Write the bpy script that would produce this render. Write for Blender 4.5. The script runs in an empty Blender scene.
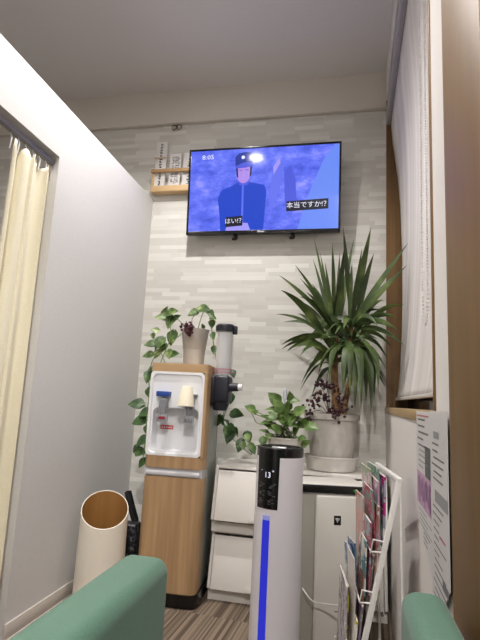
import bpy, bmesh, math, random
from mathutils import Vector, Matrix
rnd = random.Random(7)
sc = bpy.context.scene
COL = sc.collection
PI = math.pi

# ------------------------------------------------------------------ camera
RV = Vector((0.978, 0.015, -0.206)); DV = Vector((0.201, 0.169, 0.965)); UV = Vector((0.050, -0.985, 0.162))
FPX = 481.0
cam_loc = Vector((0, 0, 1.0))
rt = Vector((RV[0], DV[0], UV[0])).normalized()
fw = Vector((RV[2], DV[2], UV[2])).normalized()
up = rt.cross(fw).normalized()
rt = fw.cross(up).normalized()
cd = bpy.data.cameras.new('camera'); cam = bpy.data.objects.new('camera', cd); COL.objects.link(cam)
cd.sensor_fit = 'VERTICAL'; cd.sensor_height = 24; cd.lens = 24 * FPX / 640; cd.clip_start = 0.02
m = Matrix((rt, up, -fw)).transposed().to_4x4(); m.translation = cam_loc
cam.matrix_world = m
sc.camera = cam

# ------------------------------------------------------------------ world, exposure
w = bpy.data.worlds.new('world'); sc.world = w; w.use_nodes = True
w.node_tree.nodes['Background'].inputs[0].default_value = (0.9, 0.95, 1.0, 1)
w.node_tree.nodes['Background'].inputs[1].default_value = 0.05
vs = sc.view_settings
vs.view_transform = 'Standard'; vs.look = 'None'; vs.gamma = 1; vs.use_curve_mapping = False
vs.exposure = -0.03
LAMP_A, LAMP_B, FILL_C, FILL_D, LAMP_E = (140, 131, .62), (48, 112, .45), (280, 137, .3), (60, 120, .6), (34, 150, .4)   # watts, cone, softness

# ------------------------------------------------------------------ measured room
B = 2.95          # back wall
XL = -1.286       # partition face
XR = 0.2612       # right wall at the back corner
ARW = math.radians(1.4)
ZC = 3.137         # ceiling

def ray(px, py):
    v = rt * (px - 240) - up * (py - 320) + fw * FPX
    return v
def at_y(px, py, y):
    d = ray(px, py); return cam_loc + d * (y / d.y)
def at_z(px, py, z):
    d = ray(px, py); return cam_loc + d * ((z - 1.0) / d.z)
def rw(s, t, z):
    """right wall frame: s = depth along the wall, t = out of the wall into the room"""
    c, n = math.cos(ARW), math.sin(ARW)
    return Vector((XR + (s - B) * n - t * c, B + (s - B) * c + t * n, z))
RWM = Matrix.Translation(rw(0, 0, 0)) @ Matrix.Rotation(-ARW, 4, 'Z')   # local x = into the wall, y = along it

# ------------------------------------------------------------------ materials
MATS = {}
def srgb(r, g, b):
    f = lambda c: (c / 255) / 12.92 if c <= 10 else (((c / 255) + .055) / 1.055) ** 2.4
    return (f(r), f(g), f(b), 1)
class NT:
    def __init__(s, name):
        s.m = bpy.data.materials.new(name); s.m.use_nodes = True; s.t = s.m.node_tree
        s.b = s.t.nodes['Principled BSDF']; s.n = s.t.nodes; s.l = s.t.links
    def node(s, typ, **kw):
        n = s.n.new(typ)
        for k, v in kw.items(): setattr(n, k, v)
        return n
    def link(s, a, b): s.l.new(a, b)
    def math(s, op, a, b=None):
        n = s.n.new('ShaderNodeMath'); n.operation = op
        for i, v in enumerate((a, b)):
            if v is None: continue
            if isinstance(v, (int, float)): n.inputs[i].default_value = v
            else: s.l.new(v, n.inputs[i])
        return n.outputs[0]
    def coords(s, kind='Object'):
        return s.n.new('ShaderNodeTexCoord').outputs[kind]
    def sep(s, v):
        n = s.n.new('ShaderNodeSeparateXYZ'); s.l.new(v, n.inputs[0]); return n.outputs
    def comb(s, x, y, z):
        n = s.n.new('ShaderNodeCombineXYZ')
        for i, v in enumerate((x, y, z)):
            if isinstance(v, (int, float)): n.inputs[i].default_value = v
            else: s.l.new(v, n.inputs[i])
        return n.outputs[0]
    def noise(s, scale, detail=3, vec=None, rough=.5):
        n = s.n.new('ShaderNodeTexNoise'); n.inputs['Scale'].default_value = scale
        n.inputs['Detail'].default_value = detail; n.inputs['Roughness'].default_value = rough
        s.l.new(vec if vec is not None else s.coords(), n.inputs['Vector']); return n.outputs['Fac']
    def ramp(s, fac, stops, interp='LINEAR'):
        n = s.n.new('ShaderNodeValToRGB'); s.l.new(fac, n.inputs[0]); r = n.color_ramp; r.interpolation = interp
        while len(r.elements) < len(stops): r.elements.new(.5)
        for e, (p, c) in zip(r.elements, stops): e.position = p; e.color = c
        return n.outputs[0]
    def bump(s, h, strength=.2, dist=.002):
        n = s.n.new('ShaderNodeBump'); n.inputs['Strength'].default_value = strength
        n.inputs['Distance'].default_value = dist; s.l.new(h, n.inputs['Height']); s.l.new(n.outputs[0], s.b.inputs['Normal'])
    def mul(s, vec, xyz):
        n = s.n.new('ShaderNodeVectorMath'); n.operation = 'MULTIPLY'; s.l.new(vec, n.inputs[0]); n.inputs[1].default_value = xyz
        return n.outputs[0]
def plain(name, col, rough=.5, metal=0, coat=0, bumpscale=0, bumpstr=.1, var=0, trans=0, emit=0, ior=None):
    if name in MATS: return MATS[name]
    k = NT(name); c = srgb(*col)
    k.b.inputs['Base Color'].default_value = c; k.b.inputs['Roughness'].default_value = rough
    k.b.inputs['Metallic'].default_value = metal; k.b.inputs['Coat Weight'].default_value = coat
    k.b.inputs['Transmission Weight'].default_value = trans
    if ior: k.b.inputs['IOR'].default_value = ior
    if emit:
        k.b.inputs['Emission Color'].default_value = c; k.b.inputs['Emission Strength'].default_value = emit
    if var:
        f = k.noise(14, 4)
        d = tuple(x * (1 - var) for x in c[:3]) + (1,)
        h = tuple(min(1, x * (1 + var)) for x in c[:3]) + (1,)
        k.link(k.ramp(f, [(.3, d), (.7, h)]), k.b.inputs['Base Color'])
    if bumpscale: k.bump(k.noise(bumpscale, 3), bumpstr)
    MATS[name] = k.m; return k.m
def wood(name, c1, c2, axis='Z', scale=1.0, rough=.45):
    if name in MATS: return MATS[name]
    k = NT(name); v = k.coords()
    st = {'Z': (38, 38, 1.6), 'Y': (38, 1.6, 38), 'X': (1.6, 38, 38)}[axis]
    vv = k.mul(v, tuple(a * scale for a in st))
    f = k.noise(1.0, 5, vv, .6)
    k.link(k.ramp(f, [(.3, srgb(*c1)), (.5, srgb(*[(a + b) / 2 for a, b in zip(c1, c2)])), (.72, srgb(*c2))]), k.b.inputs['Base Color'])
    k.b.inputs['Roughness'].default_value = rough; k.bump(f, .08, .001)
    MATS[name] = k.m; return k.m
def clear_alpha(name, col, a):
    mm = plain(name, col, .08); mm.node_tree.nodes['Principled BSDF'].inputs['Alpha'].default_value = a; return mm
def emis(name, col, strength=1.0):
    if name in MATS: return MATS[name]
    mm = bpy.data.materials.new(name); mm.use_nodes = True; t = mm.node_tree; t.nodes.clear()
    o = t.nodes.new('ShaderNodeOutputMaterial'); e = t.nodes.new('ShaderNodeEmission')
    e.inputs[0].default_value = srgb(*col); e.inputs[1].default_value = strength
    t.links.new(e.outputs[0], o.inputs[0]); MATS[name] = mm; return mm

def mat_tile():
    k = NT('stacked_stone_wallpaper'); x, y, z = k.sep(k.coords())
    row = k.math('FLOOR', k.math('DIVIDE', z, .0270))
    wn = k.node('ShaderNodeTexWhiteNoise', noise_dimensions='1D'); k.link(row, wn.inputs['W'])
    xo = k.math('ADD', k.math('DIVIDE', x, .19), k.math('MULTIPLY', wn.outputs['Value'], 7.3))
    cell = k.math('FLOOR', xo)
    wn2 = k.node('ShaderNodeTexWhiteNoise', noise_dimensions='2D'); k.link(k.comb(cell, row, 0), wn2.inputs['Vector'])
    streak = k.noise(1.0, 3, k.mul(k.coords(), (9, 9, 120)))
    val = k.math('ADD', k.math('MULTIPLY', wn2.outputs['Value'], .72), k.math('MULTIPLY', streak, .28))
    k.link(k.ramp(val, [(.15, srgb(205, 203, 196)), (.5, srgb(212, 210, 203)), (.8, srgb(226, 225, 219))]), k.b.inputs['Base Color'])
    k.b.inputs['Roughness'].default_value = .6
    k.bump(val, .12, .002); return k.m
def mat_carpet():
    k = NT('striped_carpet_tile'); x, y, z = k.sep(k.coords()); a = math.radians(3.5)
    u = k.math('SUBTRACT', k.math('MULTIPLY', x, math.cos(a)), k.math('MULTIPLY', y, math.sin(a)))
    v = k.math('ADD', k.math('MULTIPLY', x, math.sin(a)), k.math('MULTIPLY', y, math.cos(a)))
    tv = k.math('FLOOR', k.math('DIVIDE', k.math('ADD', v, .18), .5)); tu = k.math('FLOOR', k.math('DIVIDE', u, .5))
    s = k.math('FLOOR', k.math('DIVIDE', u, .0085))
    wn = k.node('ShaderNodeTexWhiteNoise', noise_dimensions='3D'); k.link(k.comb(s, tu, tv), wn.inputs['Vector'])
    fz = k.noise(260, 2)
    val = k.math('ADD', k.math('MULTIPLY', wn.outputs['Value'], .8), k.math('MULTIPLY', fz, .2))
    k.link(k.ramp(val, [(.15, srgb(82, 69, 57)), (.45, srgb(108, 93, 78)), (.85, srgb(142, 126, 108))]), k.b.inputs['Base Color'])
    k.b.inputs['Roughness'].default_value = .95; k.bump(fz, .5, .004); return k.m
def mat_wallpaper(name, col, sc_=170, st=.25):
    k = NT(name); f = k.noise(sc_, 4, k.mul(k.coords(), (1, 1, .55)))
    c = srgb(*col); d = tuple(q * .95 for q in c[:3]) + (1,)
    k.link(k.ramp(f, [(.35, d), (.65, c)]), k.b.inputs['Base Color']); k.b.inputs['Roughness'].default_value = .75
    k.bump(f, st, .002); return k.m
def mat_blind():
    k = NT('pale_blind_cloth'); x, y, z = k.sep(k.coords())
    d = k.math('ADD', k.math('MULTIPLY', y, 1.0), k.math('MULTIPLY', z, .33))
    f = k.noise(1.0, 3, k.comb(k.math('MULTIPLY', d, 7), 0, 0))
    k.link(k.ramp(f, [(.35, srgb(196, 190, 186)), (.65, srgb(228, 224, 222))]), k.b.inputs['Base Color'])
    k.b.inputs['Roughness'].default_value = .8; k.bump(k.noise(240, 2), .15, .001); return k.m
def mat_fabric(name, col, rough=.9, scale=420):
    if name in MATS: return MATS[name]
    k = NT(name); f = k.noise(scale, 2); c = srgb(*col)
    k.link(k.ramp(f, [(.3, tuple(q * .88 for q in c[:3]) + (1,)), (.7, tuple(min(1, q * 1.08) for q in c[:3]) + (1,))]), k.b.inputs['Base Color'])
    k.b.inputs['Roughness'].default_value = rough; k.b.inputs['Sheen Weight'].default_value = .15; k.bump(f, .25, .001)
    MATS[name] = k.m; return k.m
def mat_leaf(name, stops, rough=.4, scale=30, sub=.0):
    k = NT(name); f = k.noise(scale, 3)
    k.link(k.ramp(f, [(p, srgb(*c)) for p, c in stops]), k.b.inputs['Base Color']); k.b.inputs['Roughness'].default_value = rough
    MATS[name] = k.m; return k.m
def mat_marble(name, c1, c2, c3):
    k = NT(name); f = k.noise(9, 6, k.mul(k.coords(), (1, 1, .45)), .62)
    k.link(k.ramp(f, [(.3, srgb(*c1)), (.5, srgb(*c2)), (.7, srgb(*c3))]), k.b.inputs['Base Color']); k.b.inputs['Roughness'].default_value = .55
    MATS[name] = k.m; return k.m
def mat_print(name, base, inks, scale=14, seed=0.0):
    """printed cover: blocks of ink colours on paper"""
    k = NT(name); v = k.node('ShaderNodeVectorMath', operation='ADD'); k.link(k.coords(), v.inputs[0]); v.inputs[1].default_value = (seed, seed * .7, seed * 1.3)
    f = k.noise(scale, 3, v.outputs[0], .65)
    st = [(0, srgb(*base))]; n = len(inks)
    for i, c in enumerate(inks): st.append((.36 + .32 * i / max(1, n), srgb(*c)))
    st.append((.66, srgb(*base)))
    k.link(k.ramp(f, st, 'CONSTANT'), k.b.inputs['Base Color']); k.b.inputs['Roughness'].default_value = .25
    MATS[name] = k.m; return k.m
def mat_screen():
    mm = bpy.data.materials.new('tv_picture'); mm.use_nodes = True; t = mm.node_tree; t.nodes.clear()
    k = NT.__new__(NT); k.m = mm; k.t = t; k.n = t.nodes; k.l = t.links
    o = t.nodes.new('ShaderNodeOutputMaterial'); k.b = t.nodes.new('ShaderNodeBsdfPrincipled'); t.links.new(k.b.outputs[0], o.inputs[0])
    f = k.noise(6.5, 6, k.mul(k.coords(), (1, 1, 1.9)), .68)
    c = k.ramp(f, [(.30, srgb(56, 76, 200)), (.45, srgb(84, 102, 232)), (.55, srgb(104, 120, 244)), (.68, srgb(150, 154, 250))])
    k.b.inputs['Base Color'].default_value = (.01, .01, .012, 1); k.b.inputs['Roughness'].default_value = .09
    k.link(c, k.b.inputs['Emission Color']); k.b.inputs['Emission Strength'].default_value = 1.08
    return mm
def pict(name, col):
    if name in MATS: return MATS[name]
    mm = plain(name, col, .09, emit=1.08); b = mm.node_tree.nodes['Principled BSDF']
    b.inputs['Base Color'].default_value = (.01, .01, .012, 1); return mm

WHITE = plain('white_laminate', (226, 222, 216), .35)
WPLAST = plain('white_plastic', (228, 228, 230), .32)
BLACK = plain('gloss_black_plastic', (14, 14, 16), .2)
MBLACK = plain('matt_black_plastic', (20, 20, 22), .55)
NAVY = plain('dark_navy_plastic', (24, 27, 40), .45)
GREEN = mat_fabric('green_vinyl_upholstery', (80, 119, 100), .6, 300)
OAK = wood('light_oak', (160, 128, 92), (194, 160, 120), 'Z')
OAKX = wood('light_oak_edge', (174, 142, 104), (204, 172, 130), 'X')
PINE = wood('pale_pine', (196, 160, 112), (222, 190, 144), 'X', .6)
BROWN = wood('brown_window_wood', (112, 80, 36), (134, 101, 52), 'Z', .5, .5)
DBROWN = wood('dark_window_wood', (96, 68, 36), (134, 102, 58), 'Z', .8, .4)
STEEL = plain('brushed_steel', (170, 170, 172), .3, 1)
GREYM = plain('grey_aluminium', (150, 147, 148), .4, .3)

# ------------------------------------------------------------------ mesh helpers
def merge(bm, other):
    me = bpy.data.meshes.new('tmp'); other.to_mesh(me); other.free(); bm.from_mesh(me); bpy.data.meshes.remove(me)
def box(bm, x0, x1, y0, y1, z0, z1, bev=0, seg=2, M=None, mi=0, edges=None):
    t = bmesh.new(); bmesh.ops.create_cube(t, size=1)
    bmesh.ops.scale(t, vec=(x1 - x0, y1 - y0, z1 - z0), verts=t.verts)
    bmesh.ops.translate(t, vec=((x0 + x1) / 2, (y0 + y1) / 2, (z0 + z1) / 2), verts=t.verts)
    if bev:
        es = [e for e in t.edges if edges is None or edges((e.verts[1].co - e.verts[0].co).normalized(), (e.verts[1].co + e.verts[0].co) / 2)]
        bmesh.ops.bevel(t, geom=es, offset=bev, segments=seg, profile=.5, affect='EDGES')
    for f in t.faces: f.material_index = mi
    if M: bmesh.ops.transform(t, matrix=M, verts=t.verts)
    merge(bm, t); return bm
def lathe(bm, prof, seg=32, M=None, mi=0, cap0=False, cap1=False):
    t = bmesh.new(); rings = []
    for r, z in prof:
        rings.append([t.verts.new((r * math.cos(2 * PI * i / seg), r * math.sin(2 * PI * i / seg), z)) for i in range(seg)])
    for a, b in zip(rings, rings[1:]):
        for i in range(seg): t.faces.new((a[i], a[(i + 1) % seg], b[(i + 1) % seg], b[i]))
    if cap0: t.faces.new(rings[0][::-1])
    if cap1: t.faces.new(rings[-1])
    for f in t.faces: f.material_index = mi
    if M: bmesh.ops.transform(t, matrix=M, verts=t.verts)
    merge(bm, t); return bm
def tube(bm, pts, r, seg=8, mi=0, cap=True, smooth=0):
    pts = [Vector(p) for p in pts]
    if smooth:
        for _ in range(smooth):
            q = [pts[0]]
            for a, b in zip(pts, pts[1:]): q += [a * .75 + b * .25, a * .25 + b * .75]
            pts = q + [pts[-1]]
    n = len(pts); rs = [r] * n if isinstance(r, (int, float)) else [r[0] + (r[1] - r[0]) * i / (n - 1) for i in range(n)]
    t = bmesh.new(); rings = []; ref = None
    for i, p in enumerate(pts):
        d = (pts[min(i + 1, n - 1)] - pts[max(i - 1, 0)])
        d = d.normalized() if d.length > 1e-9 else Vector((0, 0, 1))
        if ref is None: ref = d.orthogonal().normalized()
        ref = (ref - d * ref.dot(d)); ref = ref.normalized() if ref.length > 1e-6 else d.orthogonal().normalized()
        o = d.cross(ref)
        rings.append([t.verts.new(p + (ref * math.cos(2 * PI * j / seg) + o * math.sin(2 * PI * j / seg)) * rs[i]) for j in range(seg)])
    for a, b in zip(rings, rings[1:]):
        for j in range(seg): t.faces.new((a[j], a[(j + 1) % seg], b[(j + 1) % seg], b[j]))
    if cap: t.faces.new(rings[0][::-1]); t.faces.new(rings[-1])
    for f in t.faces: f.material_index = mi
    merge(bm, t); return bm
def prism(bm, poly, y0, y1, mi=0, M=None):
    """poly in (x, z), extruded in y"""
    t = bmesh.new()
    a = [t.verts.new((x, y0, z)) for x, z in poly]; b = [t.verts.new((x, y1, z)) for x, z in poly]
    t.faces.new(a); t.faces.new(b[::-1]); n = len(poly)
    for i in range(n): t.faces.new((a[i], b[i], b[(i + 1) % n], a[(i + 1) % n]))
    bmesh.ops.recalc_face_normals(t, faces=t.faces)
    for f in t.faces: f.material_index = mi
    if M: bmesh.ops.transform(t, matrix=M, verts=t.verts)
    merge(bm, t); return bm
def rrect(x0, x1, z0, z1, r, seg=5):
    p = []
    for cx, cz, a0 in ((x1 - r, z1 - r, 0), (x0 + r, z1 - r, 90), (x0 + r, z0 + r, 180), (x1 - r, z0 + r, 270)):
        for i in range(seg + 1):
            a = math.radians(a0 + 90 * i / seg); p.append((cx + r * math.cos(a), cz + r * math.sin(a)))
    return p
def quad(bm, pts, mi=0):
    f = bm.faces.new([bm.verts.new(p) for p in pts]); f.material_index = mi
def text_bm(bm, s, size, M, mi=0, align='CENTER', wrap=None, extrude=0.0):
    cu = bpy.data.curves.new('txt', 'FONT'); cu.body = s; cu.size = size; cu.align_x = align; cu.align_y = 'CENTER'; cu.extrude = extrude
    cu.resolution_u = 2
    o = bpy.data.objects.new('txt', cu); COL.objects.link(o)
    dg = bpy.context.evaluated_depsgraph_get(); dg.update()
    me = bpy.data.meshes.new_from_object(o.evaluated_get(dg))
    t = bmesh.new(); t.from_mesh(me)
    for f in t.faces: f.material_index = mi
    if wrap: 
        for v in t.verts: v.co = wrap(v.co)
    else: bmesh.ops.transform(t, matrix=M, verts=t.verts)
    merge(bm, t); bpy.data.objects.remove(o); bpy.data.curves.remove(cu); bpy.data.meshes.remove(me)
    return bm

def tag(o, label=None, cat=None, group=None, kind=None):
    if label: o['label'] = label
    if cat: o['category'] = cat
    if group: o['group'] = group
    if kind: o['kind'] = kind
    return o
def thing(name, label, cat, loc=(0, 0, 0), rotz=0, group=None):
    o = bpy.data.objects.new(name, None); COL.objects.link(o); o.location = loc; o.rotation_euler = (0, 0, rotz)
    o.empty_display_size = .05
    return tag(o, label, cat, group)
def obj(name, bm, mats, parent=None, smooth=35, world=False, origin=None):
    me = bpy.data.meshes.new(name)
    if world and parent is not None:
        chain = Matrix.Identity(4); p = parent
        while p is not None:
            chain = p.matrix_basis @ chain; p = p.parent
        bmesh.ops.transform(bm, matrix=chain.inverted(), verts=bm.verts)
    if origin is not None: bmesh.ops.translate(bm, vec=-Vector(origin), verts=bm.verts)
    bm.to_mesh(me); bm.free()
    for mm in (mats if isinstance(mats, (list, tuple)) else [mats]): me.materials.append(mm)
    if smooth:
        me.polygons.foreach_set('use_smooth', [True] * len(me.polygons)); me.set_sharp_from_angle(angle=math.radians(smooth))
    o = bpy.data.objects.new(name, me); COL.objects.link(o)
    if parent: o.parent = parent
    if origin is not None: o.location = origin
    return o
def struct(name, bm, mm, parent=None, smooth=30):
    o = obj(name, bm, mm, parent, smooth); o['kind'] = 'structure'; return o
nb = bmesh.new

# ================================================================== ROOM
YB = -2.6; XFAR = -3.4
struct('floor', box(nb(), XFAR, XR + .1, YB, B, -.1, 0), mat_carpet())
struct('ceiling', box(nb(), XFAR, XR + .3, YB, B + .1, ZC, ZC + .1), mat_wallpaper('ceiling_paper', (228, 224, 224), 120, .1))
struct('wall_back', box(nb(), XFAR, XR + .3, B, B + .1, 0, ZC), mat_tile())
struct('wall_rear', box(nb(), XFAR, XR + .1, YB - .1, YB, 0, ZC), mat_wallpaper('rear_wall_paper', (225, 222, 216)))
struct('wall_far_left', box(nb(), XFAR - .1, XFAR, YB, B, 0, ZC), mat_wallpaper('far_wall_paper', (222, 220, 215)))
# white frieze above the stone wallpaper
bm = box(nb(), XFAR, XR + .12, B - .022, B, 2.885, ZC); box(bm, XFAR, XR + .12, B - .034, B, 2.877, 2.887, .003)
struct('trim_1', bm, mat_wallpaper('frieze_paper', (218, 212, 203), 150, .12))
# partition on the left, with an opening towards the camera
TP = 0.05; PT = 2.326; OY = 1.852; OZ = 2.061
bm = box(nb(), XL - TP, XL, OY, B, 0, PT); box(bm, XL - TP, XL, -.2, OY, OZ, PT); box(bm, XL - TP, XL, YB, -.2, 0, PT)
struct('wall_left', bm, mat_wallpaper('white_partition_paper', (214, 213, 212)))
bm = box(nb(), XL, XL + .008, OY, B, .012, .075, .003); box(bm, XL, XL + .011, OY, B, 0, .014, .002)
struct('baseboard_left', bm, plain('baseboard_vinyl', (205, 198, 190), .5))
# right wall with window recess
WS0, WS1, WZ0, WZ1, RD = 1.2, 2.945, .965, 2.93, .13
bm = nb()
box(bm, 0, .3, YB, B + .02, -.0, WZ0); box(bm, 0, .3, YB, WS0, WZ0, ZC); box(bm, 0, .3, WS0, B + .02, WZ1, ZC); box(bm, RD, .3, WS0, B + .02, WZ0, WZ1)
box(bm, 0, .3, WS1, B + .02, WZ0, WZ1)
bmesh.ops.transform(bm, matrix=RWM, verts=bm.verts)
struct('wall_right', bm, mat_wallpaper('right_wall_paper', (230, 226, 222)))
win = thing('window_1', None, None, RWM.translation, -ARW); win['kind'] = 'structure'
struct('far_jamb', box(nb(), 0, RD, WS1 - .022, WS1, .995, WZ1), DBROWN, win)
struct('near_jamb', box(nb(), -.004, RD, WS0, WS0 + .02, .995, WZ1, .002), BROWN, win)
struct('window_sill', box(nb(), -.006, RD, WS0 - .0, WS1 + .003, .962, .995, .004), wood('sill_wood', (150, 124, 88), (176, 150, 110), 'Y', .5), win)
struct('window_glass', box(nb(), RD - .012, RD - .004, WS0 + .02, WS1 - .022, .995, WZ1), plain('night_glass', (30, 32, 38), .05), win)
# brown wooden post between the windows
bm = box(nb(), -.005, .01, .715, 1.018, 0, ZC, .002); bmesh.ops.transform(bm, matrix=RWM, verts=bm.verts)
struct('trim_2', bm, BROWN)

# ================================================================== LAMPS
def downlight(x, y, strength, r=.05, label='', col=(255, 250, 246), can=0):
    t = thing('ceiling_downlight', label, 'ceiling light', (x, y, ZC), 0, 'recessed ceiling downlights')
    obj('trim_ring', lathe(nb(), [(r, -.001), (r + .002, -.008), (r + .022, -.007), (r + .026, 0)], 32), WPLAST, t)
    obj('lamp_lens', lathe(nb(), [(.001, -.004), (r, -.004)], 32), emis('lamp_glow', col, 130), t)
    ld = bpy.data.lights.new('downlight_beam', 'SPOT'); lo = bpy.data.objects.new('downlight_beam', ld); COL.objects.link(lo)
    ld.energy = strength[0]; ld.spot_size = math.radians(strength[1]); ld.spot_blend = strength[2]; ld.shadow_soft_size = .035
    ld.color = srgb(*col)[:3]; lo.parent = t; lo.location = (0, 0, -.012)
    return t
LB = 'round recessed ceiling downlight over the waiting room, one of three, two of them added fill'
downlight(-.80, 2.00, LAMP_A, label='round ceiling downlight nearest the television')
downlight(-.86, 1.12, LAMP_B, r=.06, label=LB)
downlight(.08, -.9, FILL_C, label=LB)  # added unseen lamp behind the camera, brings frontal light
downlight(.06, -2.1, FILL_D, label=LB)  # second added fill lamp further back, kept out of the screen's reflection
downlight(-2.16, 1.4, LAMP_E, label='round recessed ceiling downlight beyond the white partition')

# ================================================================== TELEVISION
tilt = math.radians(4.5)
TW, TH = .982, .572
tc = Vector((-.506, 2.842, 2.320))
tv = thing('television', 'black wall-mounted flat television showing a man in a blue uniform', 'television', tc)
tv.rotation_euler = (tilt, 0, 0)
bz = .012
bm = nb(); box(bm, -TW / 2, TW / 2, -.004, .03, -TH / 2, TH / 2, .004)
box(bm, -TW / 2 + .1, TW / 2 - .1, .03, .06, -TH / 2 + .05, TH / 2 - .12, .01)
box(bm, -TW / 2, TW / 2, -.010, -.004, TH / 2 - bz, TH / 2, .001); box(bm, -TW / 2, TW / 2, -.010, -.004, -TH / 2, -TH / 2 + .022, .001)
box(bm, -TW / 2, -TW / 2 + bz, -.010, -.004, -TH / 2, TH / 2, .001); box(bm, TW / 2 - bz, TW / 2, -.010, -.004, -TH / 2, TH / 2, .001)
obj('bezel', bm, BLACK, tv)
W0, W1, Z0, Z1 = -TW / 2 + bz, TW / 2 - bz, -TH / 2 + .022, TH / 2 - bz
def uv(u, v, y=-.0052): return Vector((W0 + (W1 - W0) * u, y, Z1 + (Z0 - Z1) * v))
mats = [mat_screen(), pict('picture_navy', (22, 66, 196)), pict('picture_cap', (24, 50, 150)), pict('picture_skin', (176, 138, 226)),
        pict('picture_light', (104, 138, 240)), pict('picture_white', (236, 238, 255)), pict('picture_black', (14, 16, 34)),
        pict('picture_mid', (98, 112, 234)), pict('picture_pale', (158, 150, 240)), pict('picture_shadow', (74, 88, 214))]
bm = nb(); quad(bm, [uv(0, 1, -.0048), uv(1, 1, -.0048), uv(1, 0, -.0048), uv(0, 0, -.0048)], 0)
def poly(pts, mi, lay):
    quad(bm, [uv(u, v, -.0048 - .00025 * lay) for u, v in reversed(pts)], mi)
def ell(cu, cv, ru, rv, n=20, a0=0, a1=360): 
    return [(cu + ru * math.cos(math.radians(a0 + (a1 - a0) * i / n)), cv + rv * math.sin(math.radians(a0 + (a1 - a0) * i / n))) for i in range(n if a1 - a0 == 360 else n + 1)]
poly([(.97, 0), (.90, .18), (.80, .62), (.74, 1), (1, 1), (1, 0)], 4, 1)           # blurred shoulder at the right
poly([(.57, .34), (.62, .16), (.645, .2), (.63, .42), (.60, .62), (.56, .8), (.545, .6)], 7, 1)
poly([(.645, .30), (.69, .22), (.72, .4), (.73, .66), (.70, .8), (.655, .7)], 9, 1)
poly([(.57, .24), (.61, .14), (.62, .19), (.575, .34)], 8, 2)
poly([(.20, .60), (.225, .50), (.29, .455), (.335, .41), (.405, .41), (.46, .43), (.515, .455), (.53, .53), (.525, .72), (.515, 1), (.225, 1), (.215, .8)], 1, 3)
poly([(.365, .42), (.375, .42), (.38, 1), (.365, 1)], 7, 4)                       # front seam of the tunic
poly([(.345, .36), (.405, .36), (.41, .44), (.375, .46), (.34, .44)], 9, 4)       # collar
poly(ell(.372, .30, .048, .125), 3, 5)                                            # face
poly([(.319, .23), (.330, .20), (.336, .36), (.326, .34)], 6, 6); poly([(.418, .2), (.428, .22), (.424, .33), (.414, .35)], 6, 6)
poly([(.34, .265), (.362, .258), (.362, .268), (.34, .276)], 9, 6); poly([(.384, .255), (.406, .262), (.406, .272), (.384, .266)], 9, 6)
poly(ell(.373, .362, .020, .010, 12), 8, 6); poly([(.368, .28), (.376, .28), (.382, .33), (.366, .33)], 8, 6)
poly([(.315, .21), (.312, .10), (.335, .055), (.38, .04), (.42, .05), (.432, .09), (.43, .18), (.375, .165)], 2, 7)      # cap
poly([(.315, .21), (.375, .165), (.43, .18), (.44, .215), (.38, .235), (.325, .24)], 9, 8)
poly(ell(.366, .105, .012, .022, 10), 5, 8)
poly([(.27, .93), (.33, .90), (.41, .91), (.43, 1), (.26, 1)], 8, 5)              # hands
poly([(.26, .835), (.375, .82), (.375, .94), (.26, .955)], 6, 9)
poly([(.665, .665), (.935, .645), (.935, .765), (.665, .785)], 6, 9)
def ttext(s, u, v, size, rot=0, mi=5, sx=1):
    M = Matrix.Translation(uv(u, v, -.0048 - .00025 * 11)) @ Matrix.Rotation(rot, 4, 'Y') @ Matrix.Rotation(PI / 2, 4, 'X') @ Matrix.Scale(sx, 4, (1, 0, 0))
    text_bm(bm, s, size, M, mi)
ttext('8:05', .122, .085, .042, 0, 5, 1.15)
ttext('はい!？', .322, .885, .040, -.03)
ttext('本当ですか!？', .806, .715, .043, -.02)
obj('screen', bm, mats, tv, 0)
bm = box(nb(), -.022, .022, -.0112, -.0098, -TH / 2 + .008, -TH / 2 + .013); obj('brand_mark', bm, plain('silver_print', (200, 200, 205), .4), tv)
obj('wall_mount', box(box(nb(), -.2, .2, .058, .085, -.15, .1, .004), -.03, .03, .06, .09, -.2, .12), MBLACK, tv)
for x in (-.17, .2):
    bm = box(nb(), x - .012, x + .012, .02, .05, -TH / 2 - .022, -TH / 2 + .01, .004); box(bm, x - .022, x + .006, .024, .04, -TH / 2 - .03, -TH / 2 - .014, .003)
    obj('mount_foot', bm, MBLACK, tv)

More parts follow.
